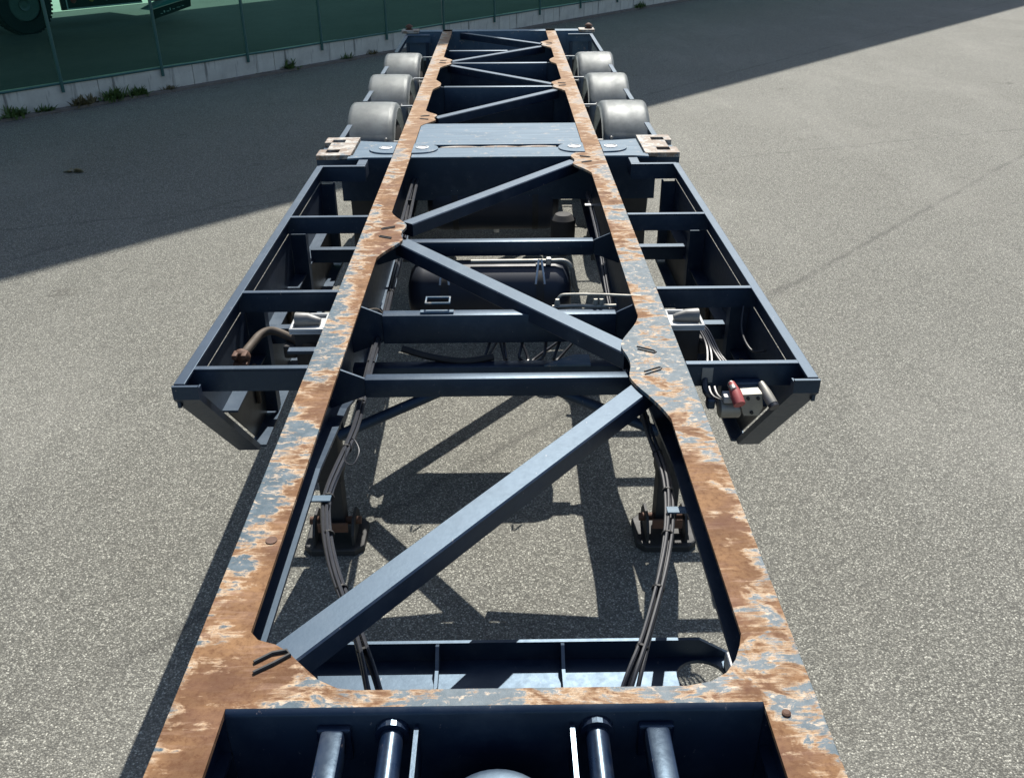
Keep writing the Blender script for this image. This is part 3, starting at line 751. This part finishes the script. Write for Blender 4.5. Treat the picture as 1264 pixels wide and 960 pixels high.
# side rails that carry the mudguards, mudguards, wheels and axles
for s_ in (-1, 1):
    a = B()
    box(a, min(s_ * 1.125, s_ * 1.165), max(s_ * 1.125, s_ * 1.165), 10.72, 12.08, -.035, -.025, .002)
    box(a, min(s_ * 1.155, s_ * 1.165), max(s_ * 1.155, s_ * 1.165), 10.72, 12.08, -.11, -.0355)
    sr = P('rear_side_rail', a, 'navy')
    for y0, y1 in ((6.605, 7.17), (8.06, 8.52), (9.38, 9.82)):
        a = B(); box(a, min(s_ * 1.125, s_ * 1.165), max(s_ * 1.125, s_ * 1.165), y0, y1, -.035, -.025, .002)
        box(a, min(s_ * 1.155, s_ * 1.165), max(s_ * 1.155, s_ * 1.165), y0, y1, -.11, -.0355); P('rear_side_rail', a, 'navy')
    a = B(); box(a, min(s_ * .86, s_ * 1.165), max(s_ * .86, s_ * 1.165), 12.082, 12.12, -.036, -.026, .002); box(a, min(s_ * .86, s_ * 1.165), max(s_ * .86, s_ * 1.165), 12.112, 12.12, -.12, -.0365); P('end_rail', a, 'plate', parent=sr)
    for xx in (.88, 1.12):
        a = B(); box(a, min(s_ * xx, s_ * (xx + .04)), max(s_ * xx, s_ * (xx + .04)), 12.085, 12.125, -.60, -.1205); P('hanger', a, 'navy', parent=sr)
    a = B(); prism_ax(a, [(12.09, -.33), (12.09, -.62), (12.10, -.62), (12.10, -.33)], s_ * .83, s_ * 1.17, 'x'); P('tail_lamp_board', a, 'dirty', parent=sr)
AX = (7.87, 9.19, 10.50)
for yc in AX:
    for s_ in (-1, 1):
        a = B(); R_, zc = .555, -.565; segs = 28; X0, X1 = .855, 1.235
        xsec = [(X0 - .012, -.045), (X0 - .002, -.012), (X0 + .018, 0.0), (X0 + .05, .004), ((X0 + X1) / 2, .006), (X1 - .04, .004), (X1 - .016, 0.0), (X1 - .002, -.012), (X1 + .004, -.045)]
        rows = []
        for k in range(segs + 1):
            t = math.radians(18 + 144 * k / segs)
            rows.append([a.verts.new((s_ * x, yc - math.cos(t) * (R_ + d), zc + math.sin(t) * (R_ + d))) for x, d in xsec])
        for p, q in zip(rows, rows[1:]):
            for i in range(len(xsec) - 1): a.faces.new((p[i], p[i + 1], q[i + 1], q[i]))
        bmesh.ops.solidify(a, geom=a.faces[:], thickness=.006)
        fd = P('mudguard', a, 'fender', 'all')
        for xx in (.91, 1.15):
            t = math.radians(18 + 22); a = B(); lathe(a, [(-.012, .012), (.014, .012), (.016, .008)], (s_ * xx, yc - math.cos(t) * (R_ + .004), zc + math.sin(t) * (R_ + .004)), 'y', 10); P('clamp_bolt', a, 'galv', True, parent=fd)
        for (d0, d1, z0, z1) in ((-.42, -.40, -.235, -.222), (.30, .32, -.10, -.088)):
            a = B(); box(a, min(s_ * .655, s_ * .852), max(s_ * .655, s_ * .852), yc + d0, yc + d1, z0, z1); P('mudguard_arm', a, 'galv', parent=fd)
        a = B(); lathe(a, [(-.185, .30), (-.19, .44), (-.165, .50), (.165, .50), (.19, .44), (.185, .30)], (s_ * 1.045, yc, -H + .505), 'x', 36, False)
        wh = P('wheel', a, 'rubber', True)
        a = B(); lathe(a, [(-.15, .29), (-.17, .295), (.17, .295), (.15, .27), (.05, .22), (.05, .12), (.10, .10), (.10, .01)], (s_ * 1.045, yc, -H + .505), 'x', 28); P('rim', a, 'galv', True, parent=wh)
    a = B(); tube(a, [(-.86, yc, -.645), (.86, yc, -.645)], .065, 14); ax = P('axle', a, 'dirty', True)
    for s_ in (-1, 1):
        a = B(); box(a, s_ * .50 - .05, s_ * .50 + .05, yc - .48, yc + .12, -.60, -.50, .01); P('trailing_arm', a, 'dirty', parent=ax)
        a = B(); lathe(a, [(-.60, .12), (-.56, .14), (-.44, .14), (-.41, .11)], (s_ * .50, yc + .22, 0), 'z', 20); P('air_spring', a, 'rubber', True, parent=ax)
        a = B(); lathe(a, [(-.11, .07), (-.09, .085), (.09, .085), (.11, .07)], (s_ * .36, yc - .20, -.52), 'y', 18); P('brake_chamber', a, 'dirty', True, parent=ax)
        a = B(); tube(a, smooth_path([(s_ * .36, yc - .31, -.50), (s_ * .42, yc - .42, -.36), (s_ * .52, yc - .40, -.25), (s_ * .56, yc - .2, -.3)]), .011, 6); P('air_hose', a, 'black', True, parent=ax)
    for s_ in (-1, 1):                    # pale rods hanging inside the rails
        a = B(); tube(a, [(s_ * .53, yc - .42, -.12), (s_ * .50, yc - .40, -.30)], .022, 10); P('shock_absorber', a, 'galv', True)
        a = B(); tube(a, [(s_ * .565, yc - .45, -.16), (s_ * .555, yc - .44, -.30)], .014, 8); P('pipe_stub', a, 'galv', True)
for yc in (7.55, 8.9, 10.2):
    a = B(); box(a, -.62, .62, yc - .05, yc + .05, -.40, -.30, .01); P('suspension_cross_member', a, 'navy')
for s_ in (-1, 1):
    for yc in (7.35, 8.67, 9.98):
        a = B(); prism_ax(a, [(yc - .1, -.41), (yc + .1, -.41), (yc + .06, -.66), (yc - .06, -.66)], s_ * .49, s_ * .63, 'x'); P('hanger_bracket', a, 'navy')

# air tanks
for (yc, zc, xl, xr, rr) in ((4.50, -.315, -.475, .385, .172), (6.28, -.36, -.50, .42, .20)):
    a = B(); L = (xr - xl)
    lathe(a, [(xl, .01), (xl + .004, rr * .4), (xl + .02, rr * .75), (xl + .05, rr * .95), (xl + .09, rr), (xr - .09, rr), (xr - .05, rr * .95), (xr - .02, rr * .75), (xr - .004, rr * .4), (xr, .01)], (0, yc, zc), 'x', 32)
    tk = P('air_tank', a, 'tank', True)
    for xb in (xl + .2, xr - .17):
        a = B(); lathe(a, [(xb - .02, rr + .004), (xb + .02, rr + .004)], (0, yc, zc), 'x', 32); P('tank_strap', a, 'dirty', True, parent=tk)
        a = B()
        for d in (-.018, .018): bar(a, (xb + d * .4, yc - .10, zc + rr + .05), (xb + d * 1.3, yc - rr + .02, zc + rr * .62), .010, .006, 0)
        P('strap_bolt', a, 'galv', parent=tk)
    a = B(); lathe(a, [(-.03, .02), (0, .02)], (-.02, yc, zc - rr), 'z', 8); P('drain_valve', a, 'galv', parent=tk)
a = B(); tube(a, smooth_path([(-.14, 4.46, -.125), (.05, 4.46, -.125), (.26, 4.46, -.125), (.35, 4.46, -.128), (.385, 4.45, -.17), (.395, 4.45, -.26), (.42, 4.45, -.29)], 5), .011, 8); P('air_pipe', a, 'alu', True)
a = B(); box(a, .248, .275, 4.445, 4.475, -.145, -.108, .004); P('pipe_clip', a, 'galv')
# dark hanging unit by the rear tank
a = B(); lathe(a, [(-.52, .04), (-.50, .075), (-.28, .08), (-.25, .05)], (.41, 5.62, 0), 'z', 18); P('filter_canister', a, 'rubber', True)

# landing legs
for s_ in (-1, 1):
    a = B(); box(a, min(s_ * .716, s_ * .846), max(s_ * .716, s_ * .846), 3.44, 3.57, -.80, -.045, .012)
    lg = P('landing_leg', a, 'dirty', True)
    a = B(); box(a, min(s_ * .726, s_ * .826), max(s_ * .726, s_ * .826), 3.455, 3.555, -1.08, -.8005, .006); P('inner_leg', a, 'dirty', parent=lg)
    a = B()                                             # open cap with raised rim
    x0, x1 = s_ * .712, s_ * .858
    for z0, z1, ins in ((-.0445, -.034, 0),): box(a, min(x0, x1), max(x0, x1), 3.42, 3.585, z0, z1, .004)
    for (p, q) in (((3.42, 3.432), None), ((3.573, 3.585), None)): box(a, min(x0, x1), max(x0, x1), p[0], p[1], -.0335, -.018, .004)
    for xa in (.712, .846): box(a, min(s_ * xa, s_ * (xa + .012)), max(s_ * xa, s_ * (xa + .012)), 3.4325, 3.5725, -.0335, -.018, .004)
    cp = P('leg_cap', a, 'cap', True, parent=lg)
    a = B(); tube(a, [(s_ * .74, 3.50, -.022), (s_ * .79, 3.502, -.014), (s_ * .842, 3.505, -.016)], lambda t: .016 + .018 * min(1, t * 1.6), 12); P('gear_housing', a, 'hous', True, parent=lg)
    a = B(); box(a, min(s_ * .845, s_ * .90), max(s_ * .845, s_ * .90), 3.45, 3.56, -.17, -.11, .01); P('gear_box', a, 'dirty', parent=lg)
    # foot: sole, cheeks, axle pin
    a = B(); prism(a, [(s_ * .775 + dx, 3.49 + dy) for dx, dy in ((-.14, -.09), (-.10, -.13), (.10, -.13), (.14, -.09), (.14, .09), (.10, .13), (-.10, .13), (-.14, .09))], -H, -H + .035, .008); ft = P('foot', a, 'dirty', parent=lg)
    for dx in (-.095, .085):
        a = B(); prism_ax(a, [(3.39, -H + .036), (3.59, -H + .036), (3.59, -H + .09), (3.54, -H + .15), (3.44, -H + .15), (3.39, -H + .09)], s_ * .775 + dx, s_ * .775 + dx + .012, 'x'); P('foot_cheek', a, 'dirty', parent=lg)
    a = B(); tube(a, [(s_ * .775 - .12, 3.49, -H + .11), (s_ * .775 + .12, 3.49, -H + .11)], .020, 10); P('foot_pin', a, 'rusty', True, parent=lg)
    a = B(); box(a, s_ * .775 - .07, s_ * .775 + .07, 3.405, 3.417, -H + .10, -H + .15, .003); P('foot_plate', a, 'rusty', parent=lg)
    # braces to the frame
    a = B(); tube(a, [(s_ * .70, 3.40, -.52), (s_ * .06, 3.62, -.33)], .024, 10); P('leg_brace', a, 'navy', True, parent=lg)
    a = B(); bar(a, (s_ * .735, 3.58, -.55), (s_ * .66, 4.6, -.40), .05, .05); P('rear_leg_stay', a, 'navy', parent=lg)
    a = B(); box(a, min(s_ * .655, s_ * .716), max(s_ * .655, s_ * .716), 3.40, 3.61, -.36, -.06); P('leg_bracket', a, 'navy', parent=lg)

# crank handle on the left leg
a = B(); tube(a, smooth_path([(-.74, 3.415, -.115), (-.83, 3.47, -.10), (-.93, 3.535, -.085), (-.975, 3.545, -.083), (-1.005, 3.51, -.085), (-1.02, 3.44, -.09), (-1.035, 3.35, -.095)], 5), .018, 10)
crank = P('crank_handle', a, 'grime', True)
a = B(); lathe(a, [(3.305, .026), (3.315, .034), (3.335, .034), (3.352, .022)], (-1.036, 0, -.096), 'y', 12)
for k in range(4):
    t = math.pi / 4 + k * math.pi / 2; box(a, -1.036 + .026 * math.cos(t) - .010, -1.036 + .026 * math.cos(t) + .010, 3.280, 3.33, -.096 + .026 * math.sin(t) - .010, -.096 + .026 * math.sin(t) + .010, .003)
P('crank_end', a, 'rusty', True, parent=crank)
a = B(); box(a, -.845, -.735, 3.30, 3.34, -.075, -.060, .003); P('crank_bracket', a, 'navy')

# coupling unit on the right: valve block, red and grey couplings
a = B(); prism_ax(a, [(.905, -.075), (.975, -.072), (.985, -.13), (.972, -.165), (.918, -.165), (.905, -.13)], 2.93, 3.0, 'y'); vb = P('coupling_block', a, 'alu')
a = B(); tube(a, [(.872, 2.985, -.055), (.880, 2.94, -.075), (.888, 2.90, -.10)], lambda t: .012 + .010 * min(1, t * 2), 14); P('coupling_head', a, 'pink', True, parent=vb, label='faded red coupling head')
a = B(); lathe(a, [(2.94, .013), (2.99, .014), (2.992, .010)], (.873, 0, -.062), 'y', 12); P('coupling_neck', a, 'galv', True, parent=vb)
a = B(); tube(a, [(.985, 2.99, -.06), (.995, 2.94, -.078), (1.01, 2.90, -.10)], lambda t: .012 + .008 * min(1, t * 2), 14); P('coupling_head', a, 'alu', True, parent=vb, label='grey coupling head with a black end')
a = B(); tube(a, [(1.009, 2.903, -.0985), (1.014, 2.888, -.1065)], .019, 14); P('coupling_mouth', a, 'black', True, parent=vb)
a = B(); lathe(a, [(-.03, .028), (-.025, .036), (.045, .036), (.05, .030)], (.86, 2.97, -.155), 'x', 16); P('relay_valve', a, 'alu', True, parent=vb)
a = B(); box(a, .84, .872, 2.94, 2.99, -.118, -.090, .004); P('valve_top', a, 'cap', True, parent=vb)
for dx, dz in ((.925, -.09), (.962, -.09), (.945, -.15)):
    a = B(); lathe(a, [(2.922, .006), (2.93, .007)], (dx, 0, dz), 'y', 8); P('bolt', a, 'dirty', parent=vb)
a = B(); box(a, .89, .99, 2.99, 3.03, -.10, -.06, .004); P('valve_bracket', a, 'navy', parent=vb)
a = B(); box(a, .785, .815, 2.96, 3.0, -.155, -.115, .006); jb = P('junction_box', a, 'navy')
a = B(); tube(a, smooth_path([(.80, 2.99, -.12), (.78, 3.0, -.09), (.79, 3.05, -.06), (.82, 3.09, -.06)]), .012, 8); P('junction_hose', a, 'black', True, parent=jb)
a = B(); box(a, .77, .812, 3.0315, 3.0355, -.078, -.016, .0008); P('identification_plate', a, 'duct')
# black wires from the right leg to the coupling unit
for k in range(5):
    a = B(); o = (k - 2) * .010
    tube(a, smooth_path([(.80 + o, 3.56, -.06), (.862 + o, 3.50, -.07), (.90 + o * 1.6, 3.40, -.11 - .01 * k), (.93 + o * 2 - (.05 if k < 2 else 0), 3.22, -.15), (.95 + o * 2 - (.07 if k < 2 else 0), 3.08, -.17), (.94, 3.0, -.15)]), .0055, 6)
    P('air_line', a, 'black', True)
a = B(); tube(a, smooth_path([(1.10, 3.75, -.08), (1.08, 3.66, -.16), (1.10, 3.55, -.20), (1.145, 3.5, -.18)]), .005, 6); P('air_line', a, 'black', True)

# cable looms inside the rails
def loom(path, n=6, r=.0058, spread=.0115):
    root = None
    for k in range(n):
        a = B(); ph = k * 1.7
        pts = smooth_path([(x + spread * (1 + 2.2 * max(0, i - len(path) + 4) / 3) * math.cos(ph + i * .35), y + .3 * spread * math.sin(ph), z + spread * math.sin(ph + i * .35)) for i, (x, y, z) in enumerate(path)], 6)
        tube(a, pts, r, 7); o = P('cable', a, 'black', True, parent=root)
        if root is None: root = o; o.name = 'cable_loom'
    for i in range(1, len(path) - 1):
        for t in (0.35,):
            p = Vector(path[i]).lerp(Vector(path[i + 1]), t); d = (Vector(path[i + 1]) - Vector(path[i])).normalized()
            a = B(); tube(a, [p - d * .003, p + d * .003], spread + r + .0015, 10); P('cable_tie', a, 'dirty', parent=root)
    return root
z_ = -.16
loom([(-.545, 5.0, -.2), (-.54, 4.4, -.2), (-.53, 3.9, -.19), (-.527, 3.5, z_), (-.524, 3.16, z_), (-.519, 2.85, z_), (-.549, 2.49, z_), (-.535, 2.317, z_), (-.473, 2.083, z_), (-.375, 1.848, -.19), (-.318, 1.70, -.24), (-.29, 1.60, -.33), (-.28, 1.50, -.40)])
loom([(.575, 5.75, -.16), (.57, 5.3, -.16), (.565, 4.8, -.17), (.555, 4.3, -.22), (.56, 3.8, -.28), (.54, 3.3, -.25), (.541, 3.0, z_), (.552, 2.748, z_), (.563, 2.519, z_), (.537, 2.296, z_), (.482, 2.065, z_), (.404, 1.834, -.19), (.35, 1.70, -.22), (.31, 1.60, -.30), (.29, 1.50, -.38)])
loom([(-.555, 7.0, -.16), (-.56, 6.4, -.16), (-.56, 5.8, -.17), (-.55, 5.3, -.18), (-.545, 5.0, -.2)], 3, .010, .013)
for s_, y0 in ((-1, 2.395), (1, 2.312), (1, 5.45), (-1, 5.05)):
    a = B(); box(a, min(s_ * .53, s_ * .639), max(s_ * .53, s_ * .639), y0 - .016, y0 + .016, -.142, -.136, .001); P('loom_bracket', a, 'galv' if y0 > 5 else 'plate')
a = B(); tube(a, smooth_path([(-.52, 2.75, -.14), (-.50, 2.72, -.12), (-.475, 2.66, -.13), (-.49, 2.61, -.15), (-.52, 2.63, -.15), (-.525, 2.70, -.14)]), .0025, 5); P('loose_tie', a, 'black', True)
a = B(); tube(a, smooth_path([(-.50, 3.78, -.14), (-.54, 3.80, -.10), (-.59, 3.77, -.09)]), .004, 5); P('loose_wire', a, 'grime', True)

# fittings on the second cross beam
a = B(); box(a, -.315, -.205, 3.655, 3.662, -.016, -.008, .001); box(a, -.315, -.205, 3.720, 3.727, -.016, -.008, .001); box(a, -.315, -.308, 3.6625, 3.7195, -.016, -.008, .001); box(a, -.212, -.205, 3.6625, 3.7195, -.016, -.008, .001); box(a, -.335, -.19, 3.630, 3.654, -.049, -.040, .001); P('hose_bracket', a, 'plate')
a = B(); tube(a, smooth_path([(.26, 3.70, -.04), (.275, 3.71, -.005), (.32, 3.715, .0), (.45, 3.71, .0), (.56, 3.70, -.002), (.63, 3.70, -.005)]), .006, 8); P('brake_pipe', a, 'alu', True)
a = B(); tube(a, [(.24, 3.685, -.045), (.34, 3.69, -.043), (.44, 3.685, -.045), (.52, 3.69, -.044)], .008, 8); P('brake_pipe', a, 'alu', True)
for xx in (.262, .43, .455):
    a = B(); lathe(a, [(-.05, .011), (-.03, .013), (-.012, .009)], (xx, 3.69, 0), 'z', 8); P('pipe_fitting', a, 'alu', True)
for k in range(5):                                        # hoses sagging below the beam
    x0 = -.05 + .085 * k + random.uniform(-.02, .02); a = B()
    tube(a, smooth_path([(x0, 3.66, -.19), (x0 + random.uniform(-.05, .03), 3.60, -.25), (x0 + random.uniform(-.06, .06), 3.63, -.28), (x0 + random.uniform(-.02, .08), 3.70, -.21)]), .007, 6); P('brake_hose', a, 'black', True)
for xx, mm in ((-.17, 'dirty'), (-.09, 'galv'), (.0, 'dirty'), (.07, 'rusty'), (.15, 'galv')):
    a = B(); box(a, xx - .014, xx + .014, 3.565, 3.578, -.31, -.275, .003); P('beam_fitting', a, mm)
a = B(); tube(a, smooth_path([(-.42, 3.60, -.20), (-.30, 3.58, -.23), (-.15, 3.56, -.245), (-.02, 3.58, -.235)]), .016, 8); P('air_duct', a, 'dirty', True)
a = B(); prism(a, [(.20, 3.50), (.40, 3.50), (.40, 3.60), (.33, 3.60)], -.245, -.237); P('splash_plate', a, 'plate')

# ------------------------------------------------------------------ loose stones on the chassis and the tarmac
zf = H - .25
pebble(.405, 1.30, zf + .012, .020, 'pale broken stone lying in the right bay of the front recess', 3)
pebble(-.115, 1.36, zf + .006, .009, 'small white stone beside the left thin plate in the front recess', 5)
pebble(-.075, 1.345, zf + .006, .011, 'brown flat stone in the front recess behind the round ring', 6, mat='rusty')
pebble(.065, 1.835, H - .449 + .006, .010, 'tiny grey stone on the sunlit lower plate behind the front beam', 9)
